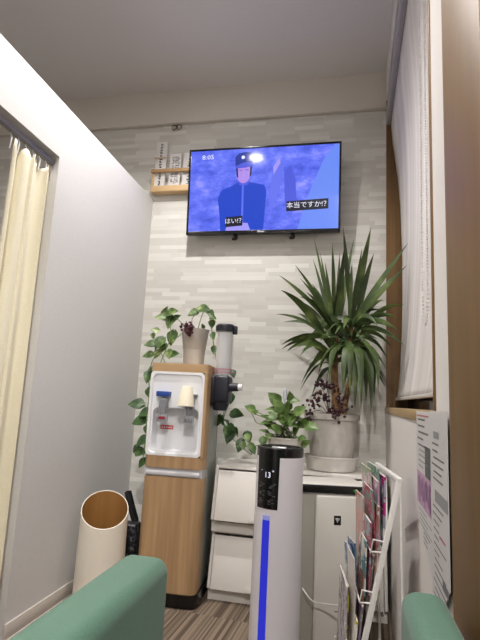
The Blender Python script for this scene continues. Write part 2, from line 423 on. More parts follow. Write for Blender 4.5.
# ================================================================== PLATE RACK AND NAME PLATES
rk = thing('wall_rack', 'small pale wooden wall rack with a front rail, left of the television', 'wall rack', (-1.285, B, 2.36))
L = .33
obj('shelf', box(nb(), 0, L, -.06, 0, 0, .042, .002), PINE, rk)
obj('rail', box(nb(), -.006, L, -.068, -.052, .137, .160, .002), wood('rail_wood', (168, 130, 86), (196, 160, 112), 'X', .6), rk)
obj('side_post', box(nb(), 0, .014, -.054, 0, .042, .150, .001), PINE, rk)
obj('side_post', box(nb(), L - .014, L, -.054, 0, .042, .150, .001), PINE, rk)
PAPER = plain('white_plate', (232, 230, 228), .5)
INK = plain('black_ink', (26, 26, 28), .6); GINK = plain('grey_ink', (150, 148, 150), .6)
def plate(x0, x1, z1, label, strokes, ink, lean=.03):
    t = thing('name_plate', label, 'name plate', (x0, B - .046, 2.402)); t.rotation_euler = (-lean, 0, 0)
    h = z1 - 2.402; wd = x1 - x0
    obj('board', box(nb(), 0, wd, 0, .006, 0, h, .001), PAPER, t)
    b = nb(); r = random.Random(len(label))
    for cx, za, zb, ww in strokes:
        z = zb * h
        while z > za * h + ww * .5:         # brush-like strokes of a vertical line of writing
            for _ in range(4):
                dx = r.uniform(-.35, .35) * ww; dz = r.uniform(-.45, .45) * ww
                if r.random() < .6: box(b, cx * wd + dx - ww * .32, cx * wd + dx + ww * .32, -.0012, 0, z - ww / 2 + dz - .002, z - ww / 2 + dz + .002)
                else: box(b, cx * wd + dx - .002, cx * wd + dx + .002, -.0012, 0, z - ww + .004, z - .003)
            z -= ww * 1.12
    o = obj('lettering', b, ink, t, 0); return t
plate(-1.276, -1.196, 2.735, 'tall white name plate with bold black vertical writing at the left of the rack', [(.5, .02, .97, .019)], INK)
bm = box(nb(), -1.277, -1.195, B - .0545, B - .048, 2.607, 2.613); tag(obj('wooden_pin', bm, PINE), 'thin wooden strip across the tall white name plate', 'strip')
plate(-1.168, -1.088, 2.64, 'white name plate with faint grey writing in the middle of the rack', [(.3, .08, .92, .018), (.55, .1, .92, .018), (.75, .08, .92, .018)], GINK)
plate(-1.072, -.992, 2.645, 'white name plate with dark writing beside the television edge', [(.58, .04, .94, .022)], INK)
# tiny cable hook under the frieze
bm = nb(); tube(bm, [(0, -.004, 0), (0, -.02, 0)], .006)
for x in (-.018, .018): tube(bm, [(x + .017 * math.cos(a), -.016, -.008 + .017 * math.sin(a)) for a in [i * 2 * PI / 14 for i in range(15)]], .0035, 6)
tag(obj('wall_hook', bm, plain('taupe_metal', (110, 100, 88), .5, .3), None, 35, False), 'small taupe double-ring hook on the wall just under the white frieze', 'hook').location = (-1.149, B, 2.862)

# ================================================================== ROLLER BLIND
rb = thing('roller_blind', 'long pale roller blind with grey cassette in the right-hand window', 'blind', RWM @ Vector((0, 2.0, .999)), -ARW)
off = Vector((0, 2.0, .999))
def L3(x, s, z): return Vector((x, s, z)) - off
bm = box(nb(), -.002, .045, WS0 + .022, WS1 - .024, 2.757, 2.85, .012, 3, edges=lambda d, m_: abs(d.y) > .9)
bmesh.ops.translate(bm, vec=-off, verts=bm.verts); obj('cassette', bm, plain('blind_cassette_grey', (158, 152, 156), .4), rb)
prof = [(2.76, .026), (2.62, .036), (2.5, .052), (2.39, .064), (2.2, .078), (1.9, .088), (1.6, .09), (1.4, .086), (1.2, .076), (1.08, .064), (1.042, .056)]
bm = nb(); rows = []
for z, x in prof: rows.append([bm.verts.new(L3(x + .0015 * math.sin(s * 9 + z * 3) * (1 if z < 2.5 else 0), s, z)) for s in [WS0 + .03 + (WS1 - .035 - WS0 - .03) * i / 24 for i in range(25)]])
for a, b in zip(rows, rows[1:]):
    for i in range(24): bm.faces.new((a[i], a[i + 1], b[i + 1], b[i]))
o = obj('blind_cloth', bm, mat_blind(), rb, 60); so = o.modifiers.new('solid', 'SOLIDIFY'); so.thickness = .0015
bm = box(nb(), .05, .066, WS0 + .03, WS1 - .03, 1.036, 1.05, .004); bmesh.ops.translate(bm, vec=-off, verts=bm.verts); obj('bottom_bar', bm, plain('blind_bar', (200, 195, 190), .5), rb)
bm = nb(); cs = 1.47
chain = [L3(.024, cs + .11, 2.75 - .0095 * i) for i in range(146)]
chain += [L3(.024, cs + .055 + .055 * math.cos(a), 1.36 - .11 * math.sin(a)) for a in [PI * i / 26 for i in range(1, 26)]]
chain += [L3(.024, cs, 1.36 + .0095 * i) for i in range(146)]
for p in chain:
    bmesh.ops.create_icosphere(bm, subdivisions=1, radius=.0034, matrix=Matrix.Translation(p))
obj('bead_chain', bm, plain('chain_white', (235, 232, 228), .4), rb)

# ================================================================== CURTAIN AND RAIL
bm = box(nb(), -.014, .014, -1.9, 0, 0, .022, .003); box(bm, -.006, .006, -1.9, 0, -.004, .002)
rail = tag(obj('curtain_rail', bm, GREYM), 'grey metal curtain rail under the doorway header of the left partition', 'curtain rail'); rail.location = (-1.318, 1.848, 2.022)
cu = thing('curtain', 'cream fabric curtain gathered at the far side of the left doorway', 'curtain', (-1.318, 1.68, .02))
cy0, cy1 = 1.566 - 1.68, 1.850 - 1.68
bm = nb(); N = 110; zs = [0, .3, .7, 1.1, 1.5, 1.75, 1.9, 1.94, 1.975]; rows = []
def fold(f, z):
    a = .020 * math.sin(f * 2 * PI * 2.6 + .9 * math.sin(f * 7) + .5) + .007 * math.sin(f * 2 * PI * 6.3 + z * .5)
    return a * (.85 + .25 * (1 - z / 1.98))
for z in zs:
    row = []
    for i in range(N + 1):
        f = i / N; y = cy0 + (cy1 - cy0) * f + .008 * math.sin(f * 2 * PI * 5.2 + 1) - (1 - z / 1.98) * .02 * (1 - f)
        zz = z - (.022 * (0.5 - .5 * math.cos(f * 2 * PI * 6)) if z > 1.96 else 0)
        row.append(bm.verts.new((fold(f, z), y, zz)))
    rows.append(row)
for a, b in zip(rows, rows[1:]):
    for i in range(N): bm.faces.new((a[i], a[i + 1], b[i + 1], b[i]))
o = obj('curtain_cloth', bm, mat_fabric('cream_curtain_cloth', (238, 231, 206), .85, 500), cu, 80); so = o.modifiers.new('solid', 'SOLIDIFY'); so.thickness = .002
for i in range(7):
    f = i / 6; y = cy0 + (cy1 - cy0) * f; bm = nb()
    tube(bm, [(0, y, 1.93), (.004, y, 1.975), (-.004, y, 2.0)], .003, 6); obj('curtain_hook', bm, WPLAST, cu)

# ================================================================== FLAP CABINETS
H1 = .325
CX0, CW = -.638, .437
def cabinet(x0, z0, H, label):
    t = thing('flap_cabinet', label, 'storage cabinet', (x0, 2.5, z0), 0, 'stacked white flap cabinets')
    yb = .44; wd = CW - .003
    prof = [(.043, 0), (.045, .045), (.018, .062), (.075, H - .008), (.078, H), (yb, H), (yb, 0)]
    def side(xa, xb):
        b = nb(); v = [[b.verts.new((x, y, z)) for y, z in prof] for x in (xa, xb)]
        b.faces.new(v[0][::-1]); b.faces.new(v[1]); n = len(prof)
        for i in range(n): b.faces.new((v[0][i], v[0][(i + 1) % n], v[1][(i + 1) % n], v[1][i]))
        bmesh.ops.recalc_face_normals(b, faces=b.faces); return b
    b = side(0, .014); merge(b, side(wd - .014, wd)); box(b, .014, wd - .014, .078, yb, H - .015, H, .001); box(b, .014, wd - .014, .045, yb, .0, .048); box(b, .014, wd - .014, yb - .01, yb, .048, H - .015)
    obj('body', b, WHITE, t)
    ang = math.atan2(.057, H - .07)
    M = Matrix.Translation((0, .012, .060)) @ Matrix.Rotation(-ang, 4, 'X')
    hh = (H - .082) / math.cos(ang)
    d = obj('door', box(nb(), .018, wd - .018, -.006, .012, 0, hh, .002, M=M), plain('white_gloss_door', (230, 226, 220), .22), t)
    b = nb(); xa, xb = wd * .46, wd * .74
    box(b, xa, xb, -.026, -.020, .004, .030, .002, M=M); box(b, xa, xa + .006, -.024, -.005, .004, .030, .001, M=M); box(b, xb - .006, xb, -.024, -.005, .004, .030, .001, M=M)
    obj('handle', b, plain('handle_white', (212, 208, 202), .3), d)
    return t
cabinet(CX0, 0, H1, 'lower white flap-door cabinet on the floor right of the wooden water dispenser')
cabinet(CX0, H1, H1 - .001, 'upper white flap-door cabinet with the small potted vine on top')
cabinet(CX0 + CW, 0, H1, 'lower white cabinet hidden behind the white air purifier')
cabinet(CX0 + CW, H1, H1 - .001, 'upper white cabinet carrying the big spiky plant in its pot')
CT = 2 * H1   # cabinet top

# ================================================================== WATER DISPENSER
DA = math.radians(3); DW, DD = .305, .34
wd = thing('water_dispenser', 'tall wood-grain water dispenser with white tap panel by the back wall', 'water dispenser', (-.966, 2.372, 0), DA)
bm = box(nb(), -.010, DW + .010, -.010, DD, .012, .064, .05, 4, edges=lambda d, m_: abs(d.z) > .9); box(bm, .004, DW - .004, .004, DD - .006, 0, .014, .02, 4, edges=lambda d, m_: abs(d.z) > .9)
obj('base', bm, BLACK, wd)
vert = lambda d, m_: abs(d.z) > .9 and m_.y < .1
obj('lower_door', box(nb(), 0, DW, 0, .10, .064, .598, .034, 5, edges=vert), OAK, wd)
sidem = plain('dispenser_side_grey', (150, 156, 150), .35)
obj('side_shell', box(nb(), .001, DW - .001, .10, DD, .064, 1.125, .004), sidem, wd)
obj('middle_band', box(nb(), 0, DW, 0, .10, .642, .700, .030, 5, edges=vert), OAK, wd)
obj('door_grip', box(box(nb(), .004, DW - .004, .012, .10, .598, .642), .012, DW - .012, -.002, .02, .602, .626, .008, 3), plain('grip_silver', (205, 205, 210), .3), wd)
obj('top_panel', box(box(nb(), 0, DW, 0, .10, 1.122, 1.166, .02, 4, edges=lambda d, m_: (abs(d.z) > .9 and m_.y < .05)), .0, DW, .10, DD, 1.125, 1.166, .003), OAKX, wd)
# white front with an arch-cornered frame and a hollow
bm = box(nb(), 0, .03, 0, .10, .70, 1.122, .01, 3, edges=lambda d, m_: abs(d.z) > .9 and m_.y < .05)
obj('right_post', box(nb(), DW - .016, DW, 0, .10, .70, 1.122, .008, 3, edges=lambda d, m_: abs(d.z) > .9 and m_.y < .05 and m_.x > DW - .008), OAK, wd)
bm.free()
bm = nb(); x0, x1, z0, z1 = 0.002, DW - .016, .700, 1.122
def arch_frame(b, outer, inner, y, mi=0):
    n = len(outer); vo = [b.verts.new((x, y, z)) for x, z in outer]; vi = [b.verts.new((x, y, z)) for x, z in inner]
    for i in range(n): b.faces.new((vo[i], vi[i], vi[(i + 1) % n], vo[(i + 1) % n])).material_index = mi
    return vo, vi
out = rrect(x0, x1, z0, z1, .02); inn = rrect(x0 + .012, x1 - .010, z0 + .012, z1 - .012, .026)
vo, vi = arch_frame(bm, out, inn, -.001)
n = len(out)
vb = [bm.verts.new((x, .10, z)) for x, z in out]
for i in range(n): bm.faces.new((vb[i], vo[i], vo[(i + 1) % n], vb[(i + 1) % n]))
fl = [bm.verts.new((x, .007, z)) for x, z in rrect(x0 + .016, x1 - .014, z0 + .016, z1 - .016, .026)]
for i in range(n): bm.faces.new((vi[i], fl[i], fl[(i + 1) % n], vi[(i + 1) % n]))
low = rrect(x0 + .024, x1 - .022, z0 + .024, .940, .03); lv = [bm.verts.new((x, .007, z)) for x, z in low]
for i in range(n): bm.faces.new((fl[i], lv[i], lv[(i + 1) % n], fl[(i + 1) % n]))
lb = [bm.verts.new((x, .085 if z > .8 else .070, z)) for x, z in rrect(x0 + .032, x1 - .030, z0 + .030, .930, .03)]
for i in range(n): bm.faces.new((lv[i], lb[i], lb[(i + 1) % n], lv[(i + 1) % n]))
bm.faces.new(lb); bmesh.ops.recalc_face_normals(bm, faces=bm.faces)
front = obj('tap_panel', bm, plain('dispenser_white', (236, 238, 242), .3), wd, 40)
CLEAR = plain('clear_tap_plastic', (222, 226, 230), .12, trans=.75, ior=1.3)
SMOKE = plain('smoky_tap_plastic', (180, 184, 190), .15, trans=.5, ior=1.3)
def tap(x, lever_mat, name_label):
    b = nb(); box(b, x - .02, x + .02, -.03, .03, .935, .985, .006); 
    lathe(b, [(.017, 0), (.018, .07)], 20, Matrix.Translation((x, -.018, .905)), cap0=True, cap1=True)
    t = obj('tap', b, SMOKE, wd); t['label'] = name_label
    b = nb(); box(b, x - .026, x + .026, -.034, .0, .868, .905, .004); obj('spout_guard', b, CLEAR, t)
    return t
t1 = tap(.085, None, 'left tap with a blue lever')
obj('lever', box(nb(), .046, .116, -.030, .022, .994, 1.020, .003), plain('lever_blue', (34, 72, 150), .4), t1)
t2 = tap(.222, None, 'right tap under the upturned paper cup')
obj('lever', box(nb(), .190, .256, -.02, .022, 1.000, 1.012, .003), plain('lever_grey', (96, 98, 106), .4), t2)
red = plain('sticker_red', (205, 52, 52), .5); whi = plain('sticker_white', (240, 236, 236), .5)
b = nb(); box(b, .050, .118, .074, .0795, .826, .846, mi=0)
for i in range(5): box(b, .056 + i * .012, .064 + i * .012, .0735, .0742, .832, .840, mi=1)
obj('red_sticker', b, [red, whi], wd)
b = nb(); box(b, .070, .104, -.0355, -.0335, .880, .894); obj('cold_label', b, plain('sticker_crimson', (150, 30, 50), .5), wd)
b = nb()
for i, x in enumerate((.208, .214, .224, .232, .240)): box(b, x, x + .003, -.0355, -.0335, .876, .889 - .004 * (i % 2))
box(b, .206, .244, -.0355, -.0335, .873, .8755); obj('tap_mark', b, plain('mark_grey', (96, 96, 104), .5), wd)
# upturned paper cup on the right tap
pc = tag(obj('paper_cup', lathe(nb(), [(.0435, 0), (.0425, .003), (.0260, .096), (.0245, .098), (.001, .0975)], 28), plain('cream_paper', (234, 226, 204), .7)), 'cream paper cup upside down over the right tap of the water dispenser', 'paper cup')
M_ = Matrix.Translation((-.966, 2.372, 0)) @ Matrix.Rotation(DA, 4, 'Z')
pc.location = M_ @ Vector((.205, -.03, .953)); pc.rotation_euler = (0, math.radians(3), DA)

# ---------------- cup dispenser on the right flank
cx, cy, cr = -.615, 2.52, .049
cdp = thing('cup_dispenser', 'clear tube cup dispenser with black holder on the side of the water dispenser', 'cup dispenser', (cx, cy, .94))
b = nb(); box(b, -.040, .045, -.052, .052, .035, .178, .014, 3); box(b, -.052, -.036, -.045, .045, 0.02, .17, .006); lathe(b, [(.034, -.005), (.042, .02), (.046, .06)], 24, Matrix.Translation((-.008, 0, 0)), cap0=True)
obj('holder', b, NAVY, cdp)
ARM = Matrix.Translation((.03, -.02, .118)) @ Matrix.Rotation(PI / 2 - .04, 4, 'Y') @ Matrix.Rotation(0, 4, 'X')
lv_ = obj('release_arm', lathe(nb(), [(.024, -.03), (.021, .06)], 18, ARM, cap0=True, cap1=True), NAVY, cdp)
obj('white_tip', lathe(nb(), [(.0165, .06), (.0165, .078), (.013, .083)], 18, ARM, cap1=True), WPLAST, lv_)
b = lathe(nb(), [(cr, .17), (cr, .418), (cr - .002, .418), (cr - .002, .17)], 32)
obj('clear_tube', b, clear_alpha('tube_clear', (238, 242, 246), .13), cdp)
b = lathe(nb(), [(cr + .004, .418), (cr + .005, .445), (cr - .004, .455), (.01, .457)], 32, cap1=True); lathe(b, [(.001, .418), (cr + .004, .418)], 32)
box(b, cr - .01, cr + .016, -.014, .014, .403, .448, .004); obj('cap', b, NAVY, cdp)
b = nb()
for k_ in range(2):
    lathe(b, [(cr + .0008, .192 + k_ * .016), (cr + .0008, .199 + k_ * .016)], 32)
obj('printed_band', b, plain('band_print', (186, 130, 140), .5), cdp)
# nested paper cups inside the tube
cup0 = obj('nested_paper_cup', lathe(nb(), [(.030, 0), (.040, .060), (.043, .0605), (.043, .0640), (.0405, .0640), (.0305, .004), (.002, .003)], 24), plain('white_paper', (224, 224, 224), .7))
for i in range(15):
    c = cup0 if i == 0 else cup0.copy()
    if i: COL.objects.link(c)
    c.location = (cx, cy, .94 + .180 + i * .0118)
    tag(c, 'white paper cup nested in the stack inside the clear tube', 'paper cup', 'paper cups in the clear dispenser tube')

# ================================================================== PLANT HELPERS
def strap_leaf(bm, B0, T, ctrl, wid, side=None, mi=0, n=12):
    B0, T, ctrl = Vector(B0), Vector(T), Vector(ctrl); prev = None; rows = []
    for i in range(n + 1):
        t = i / n; p = B0 * (1 - t) ** 2 + ctrl * 2 * t * (1 - t) + T * t * t
        d = ((ctrl - B0) * (1 - t) + (T - ctrl) * t).normalized()
        if side is None: s_ = d.cross(Vector((0, -1, .25)))
        else: s_ = side - d * side.dot(d)
        s_ = s_.normalized() if s_.length > 1e-5 else Vector((1, 0, 0))
        nn = s_.cross(d).normalized()
        ww = wid * .5 * (.42 + .58 * min(1, t / .35)) * (1 if t < .5 else max(0.02, 1 - ((t - .5) / .5) ** 1.7))
        rows.append([bm.verts.new(p - s_ * ww + nn * ww * .28), bm.verts.new(p), bm.verts.new(p + s_ * ww + nn * ww * .28)])
    for a, b in zip(rows, rows[1:]):
        for j in range(2): bm.faces.new((a[j], a[j + 1], b[j + 1], b[j])).material_index = mi
HEART = [(0.0, .10), (.06, .30), (.16, .43), (.30, .48), (.48, .44), (.66, .33), (.82, .19), (.94, .06), (1.0, .0)]
def heart_leaf(bm, base, d, nrm, ln, wr=.9, droop=.25, mi=0):
    base = Vector(base); d = Vector(d).normalized(); nrm = Vector(nrm); nrm = (nrm - d * nrm.dot(d)); nrm = nrm.normalized() if nrm.length > 1e-4 else d.orthogonal().normalized()
    s_ = d.cross(nrm); rows = []
    for t, w_ in HEART:
        c = base + d * (t * ln) - nrm * (droop * ln * t * t); ww = w_ * ln * wr
        back = -.12 * ln if t == 0 else 0
        e = max(ww, .0004)
        rows.append([bm.verts.new(c - s_ * e + nrm * ww * .25 + d * back), bm.verts.new(c - s_ * e * .5 + nrm * ww * .12 + d * back * .6), bm.verts.new(c), bm.verts.new(c + s_ * e * .5 + nrm * ww * .12 + d * back * .6), bm.verts.new(c + s_ * e + nrm * ww * .25 + d * back)])
    for a, b in zip(rows, rows[1:]):
        for j in range(4): bm.faces.new((a[j], a[j + 1], b[j + 1], b[j])).material_index = mi
VINE = mat_leaf('vine_leaf', [(.32, (40, 66, 28)), (.5, (72, 100, 46)), (.6, (108, 130, 70)), (.72, (172, 182, 126))], .4, 26)
DVINE = mat_leaf('vine_leaf_dark', [(.35, (36, 62, 32)), (.6, (66, 98, 48)), (.75, (116, 142, 84))], .35, 26)
STEM = plain('vine_stem', (96, 118, 62), .6)
YUC = mat_leaf('yucca_leaf', [(.3, (40, 56, 22)), (.55, (66, 86, 36)), (.75, (116, 130, 70))], .5, 9)
SOIL = plain('dark_soil', (58, 46, 36), .95, bumpscale=80, bumpstr=.6)
BERRY = plain('dark_berry', (58, 26, 36), .25, var=.3)
TWIG = plain('dry_twig', (98, 66, 44), .8)
camd = lambda p: (cam_loc - Vector(p)).normalized()

# ================================================================== BIG SPIKY PLANT
PY, PXC = 2.735, -.042
yt = thing('potted_spiky_plant', 'tall spiky strap-leaved plant in grey marbled pot on the right cabinet', 'potted plant', (PXC, PY, CT))
sauc = [(.085, 0), (.128, .004), (.141, .068), (.145, .070), (.145, .076), (.137, .076), (.122, .012), (.02, .010)]
obj('saucer', lathe(nb(), sauc, 40, cap0=True), mat_marble('saucer_stone', (206, 202, 196), (216, 212, 206), (226, 222, 216)), yt)
pot = [(.085, .012), (.108, .015), (.138, .265), (.150, .268), (.152, .296), (.142, .298), (.136, .285), (.132, .265)]
obj('pot', lathe(nb(), pot, 40, cap0=True), mat_marble('pot_stone', (166, 160, 154), (190, 185, 178), (212, 207, 200)), yt)
obj('soil', lathe(nb(), [(.135, .268), (.06, .276), (.002, .278)], 32), SOIL, yt)
TR = mat_leaf('trunk_bark', [(.35, (84, 60, 38)), (.6, (134, 100, 62)), (.75, (160, 138, 84))], .85, 40)
def PW(px, py, y): return at_y(px, py, y)
C1 = PW(334, 372, 2.73); C2 = PW(353, 366, 2.70); C3 = PW(336, 335, 2.74); C4 = PW(351, 325, 2.69)
b = nb(); tube(b, [PW(337, 418, 2.735), PW(336, 398, 2.735), C1, C3], (.026, .015), 10, smooth=1); obj('trunk', b, TR, yt, world=True)
b = nb(); tube(b, [PW(344, 418, 2.70), PW(346, 398, 2.70), C2, C4], (.014, .013), 10, smooth=1); obj('trunk', b, TR, yt, world=True)
def yl(c, px, py, dy, wid, lift=.10, sag=0, c_t=.45):
    T = PW(px, py, c.y + dy)
    if T.y > B - .03: T = PW(px, py, B - .03)
    mid = c.lerp(T, c_t) + Vector((0, 0, lift)) 
    strap_leaf(b, c + Vector((rnd.uniform(-.02, .02), rnd.uniform(-.02, .02), rnd.uniform(-.11, .06))), T, mid, wid * .86, Vector((1, rnd.uniform(-1.2, 1.2), rnd.uniform(-.2, .2))) if abs(T.x - c.x) < .16 else Vector((rnd.uniform(-.3, .3), rnd.uniform(-.9, .9), 1)))
b = nb()
up1 = [(314, 238, .05, .030), (320, 252, -.05, .032), (332, 242, .1, .036), (345, 244, -.1, .04), (354, 238, .0, .036), (325, 262, -.1, .03), (340, 252, .12, .034), (313, 259, .1, .026)]
for px, py, dy, wd_ in up1: yl(C3, px, py, dy, wd_, .02)
up2 = [(343, 226, -.05, .034), (371, 227, -.1, .05), (374, 253, .08, .042), (408, 243, -.2, .052), (407, 265, -.25, .048), (405, 267, .0, .034), (362, 248, .1, .036), (352, 262, -.15, .04)]
for px, py, dy, wd_ in up2: yl(C4, px, py, dy, wd_, .03)
lf1 = [(281, 290, -.1, .058), (279, 275, .05, .03), (295, 265, -.05, .026), (300, 278, .1, .026), (276, 314, -.15, .026), (296, 300, .1, .03), (306, 292, -.2, .04), (283, 322, .12, .034), (312, 284, .1, .04)]
for px, py, dy, wd_ in lf1: yl(C3, px, py, dy, wd_, .06)
lf2 = [(281, 345, -.1, .046), (282, 349, .06, .04), (301, 384, -.15, .034), (287, 352, -.2, .03), (309, 372, .1, .034), (318, 376, -.1, .036), (300, 356, -.25, .04)]
for px, py, dy, wd_ in lf2: yl(C1.lerp(C3, .6), px, py, dy, wd_, .14)
rt_ = [(404, 305, -.15, .034), (398, 318, -.2, .036), (404, 345, -.25, .036), (392, 348, .0, .034), (388, 372, -.1, .036), (398, 330, -.3, .04), (384, 300, .1, .036), (380, 368, -.2, .036)]
for px, py, dy, wd_ in rt_: yl(C4.lerp(C2, .3), px, py, dy, wd_, .12)
dn = [(371, 416, -.12, .044), (355, 412, -.2, .042), (366, 404, .05, .042), (350, 396, -.25, .038), (361, 412, -.28, .04), (374, 400, .1, .038), (343, 392, -.2, .036), (330, 384, -.2, .034), (378, 392, -.15, .036)]
for px, py, dy, wd_ in dn:
    T = PW(px, py, min(C2.y + dy, B - .05)); c = C2.lerp(C4, .35); mid = Vector((c.x + (T.x - c.x) * 1.1, c.y + (T.y - c.y) * 1.0, c.z + .10))
    strap_leaf(b, c, T, mid, wd_, Vector((1, rnd.uniform(-.3, .3), 0)))
for i in range(12):      # fill of the crowns
    c = (C3, C4, C1.lerp(C3, .5), C2.lerp(C4, .4))[i % 4]; az = rnd.uniform(0, 2 * PI); el = rnd.uniform(-.1, 1.2); ln = rnd.uniform(.24, .40)
    T = c + Vector((math.cos(az) * math.cos(el), math.sin(az) * math.cos(el) * .8, math.sin(el))) * ln
    if T.y > B - .03: T.y = B - .03
    if T.x > XR - .02: T.x = XR - .02
    strap_leaf(b, c + Vector((0, 0, rnd.uniform(-.04, .04))), T - Vector((0, 0, .10 * (1 - el))), c.lerp(T, .5) + Vector((0, 0, .07)), rnd.uniform(.026, .04))
for i in range(34):      # shorter leaves down the two canes
    c = C1.lerp(C3, rnd.uniform(-.1, .8)) if i % 2 else C2.lerp(C4, rnd.uniform(-.1, .7)); az = rnd.uniform(0, 2 * PI); el = rnd.uniform(-.35, .7); ln = rnd.uniform(.2, .36)
    T = c + Vector((math.cos(az) * math.cos(el), math.sin(az) * math.cos(el) * .8, math.sin(el))) * ln
    T.y = min(T.y, B - .03); T.x = min(T.x, XR - .02)
    strap_leaf(b, c, T - Vector((0, 0, .08)), c.lerp(T, .5) + Vector((0, 0, .09)), rnd.uniform(.022, .034), Vector((rnd.uniform(-1, 1), rnd.uniform(-1, 1), rnd.uniform(-.5, .5))))
obj('foliage', b, YUC, yt, 60, world=True)

# berry spray in the pot
bs = thing('berry_spray', 'spray of dark purple berries stuck in the grey marbled pot', 'berry spray', PW(328, 418, 2.60))
b = nb(); c0 = PW(330, 417, 2.63); ends = [(320, 384), (327, 386), (334, 388), (312, 404), (309, 413), (318, 396), (340, 400), (330, 412), (336, 415), (343, 410), (325, 398)]
bb = nb()
for px, py in ends:
    e = PW(px, py, 2.58 + rnd.uniform(-.03, .03)); md = c0.lerp(e, .5) + Vector((0, 0, .03)); tube(b, [c0, md, e], .0018, 5, smooth=1)
    for _ in range(13):
        q = e + Vector((rnd.gauss(0, .015), rnd.gauss(0, .012), rnd.gauss(0, .015))); bmesh.ops.create_icosphere(bb, subdivisions=2, radius=rnd.uniform(.006, .0095), matrix=Matrix.Translation(q))
obj('twigs', b, TWIG, bs, world=True); obj('berries', bb, BERRY, bs, world=True)

# ================================================================== SMALL POTTED VINE ON THE CABINET
py3 = 2.64; pc3 = at_y(286, 437, py3)
t3 = thing('potted_vine', 'bushy light green vine in pale ribbed pot on the left cabinet', 'potted plant', (pc3.x, py3, CT))
hz = pc3.z - CT
ppr = []
for i in range(9): ppr += [(.068 + .030 * i / 9, .012 + (hz - .016) * i / 9), (.072 + .030 * i / 9, .012 + (hz - .016) * (i + .5) / 9)]
obj('pot', lathe(nb(), [(.066, 0)] + ppr + [(.105, hz - .004), (.105, hz), (.098, hz), (.09, hz - .02)], 40, cap0=True), mat_marble('ribbed_pot', (190, 186, 178), (208, 204, 197), (222, 219, 212)), t3)
obj('soil', lathe(nb(), [(.092, hz - .018), (.002, hz - .012)], 28), SOIL, t3)
b = nb(); s_ = nb(); c0 = Vector((pc3.x, py3, CT + hz - .01))
lv3 = [(274, 398, .085, -1), (250, 408, .062, -1), (256, 412, .03, 1), (290, 396, .055, 0), (294, 400, .06, 1), (300, 410, .07, 1), (278, 405, .075, -.4), (285, 410, .08, .3), (293, 418, .08, .6), (304, 424, .075, 1), (312, 427, .08, 1), (306, 421, .06, .8), (281, 418, .07, -.5), (272, 416, .05, -1), (288, 424, .07, .2), (276, 428, .06, -.4), (268, 425, .045, -1), (296, 430, .06, .6), (283, 433, .06, 0), (302, 438, .05, .8), (306, 443, .055, .9), (289, 404, .06, .2), (269, 436, .05, -.8)]
for px, py, ln, sd in lv3:
    p = at_y(px, py, py3 - .05 + rnd.uniform(-.07, .05)); d = Vector((sd * .8 + rnd.uniform(-.3, .3), -.3, .35 + rnd.uniform(-.4, .5)))
    d.normalize(); base = p - d * ln * .5
    heart_leaf(b, base, d, Vector((rnd.uniform(-.5, .5), -1, .7)), ln, .85, .2, 0); tube(s_, [c0 + Vector((rnd.uniform(-.05, .05), rnd.uniform(-.04, .04), 0)), c0.lerp(base, .55) + Vector((0, 0, .03)), base], .0022, 5, smooth=1)
for i in range(34):
    az = rnd.uniform(0, 2 * PI); r = rnd.uniform(.01, .10); p = c0 + Vector((r * math.cos(az), r * .8 * math.sin(az), rnd.uniform(.02, .16)))
    d = Vector((math.cos(az), math.sin(az), rnd.uniform(-.1, .9))); heart_leaf(b, p, d, Vector((0, -.5, 1)), rnd.uniform(.05, .085), .7, .25)
for px, py, ln in [(248, 438, .05), (252, 447, .045), (264, 441, .055), (244, 446, .045)]:
    p = at_y(px, py, 2.6); heart_leaf(b, p + Vector((-.01, 0, .02)), (.3, -.4, -.8), (0, -1, .3), ln, .9, .1, 0)
tube(s_, [c0, at_y(275, 432, 2.58), at_y(262, 444, 2.58), at_y(252, 447, 2.6), at_y(244, 446, 2.6)], .002, 5, smooth=1)
tube(s_, [c0, at_y(272, 422, 2.6), at_y(258, 426, 2.6), at_y(251, 412, 2.62)], .002, 5, smooth=1)
obj('leaves', b, mat_leaf('bright_vine_leaf', [(.3, (56, 84, 36)), (.5, (86, 114, 54)), (.7, (128, 150, 86))], .4, 22), t3, 60, world=True); obj('stems', s_, STEM, t3, world=True)
# clear feeding ampoule standing among the leaves
am = thing('plant_food_ampoule', 'small clear drop-shaped ampoule poking out of the bushy vine', 'plant food', at_y(285, 398, 2.66))
obj('bulb', lathe(nb(), [(.002, -.09), (.004, -.03), (.011, 0), (.012, .03), (.006, .05), (.002, .054)], 16), plain('ampoule_clear', (235, 240, 245), .08, trans=.6, ior=1.3), am)

# ================================================================== TRAILING VINE ON THE WATER DISPENSER
py2 = 2.60; r2 = at_y(195.5, 330, py2); dt = 1.166
t2_ = thing('trailing_vine', 'trailing variegated vine in grey tapered pot on top of the water dispenser', 'potted plant', (r2.x, py2, dt))
h2 = r2.z - dt
ppr = [(.052, 0), (.057, .003), (.062, h2 * .45), (.0625, h2 * .46), (.064, h2 * .47), (.078, h2 - .002), (.080, h2), (.074, h2), (.070, h2 - .02)]
obj('pot', lathe(nb(), ppr, 36, cap0=True), mat_marble('tapered_pot', (176, 172, 166), (190, 186, 180), (202, 198, 192)), t2_)
obj('soil', lathe(nb(), [(.072, h2 - .018), (.002, h2 - .012)], 24), SOIL, t2_)
b = nb(); s_ = nb(); c0 = Vector((r2.x, py2, r2.z - .01)); d_ = nb()
def leaf2(bmx, px, py, y, ln, dx, dz, dy=-.35):
    p = at_y(px, py, y); d = Vector((dx, dy, dz)).normalized(); heart_leaf(bmx, p - d * ln * .5, d, Vector((rnd.uniform(-.3, .3), -1, .55)), ln, .82, .15)
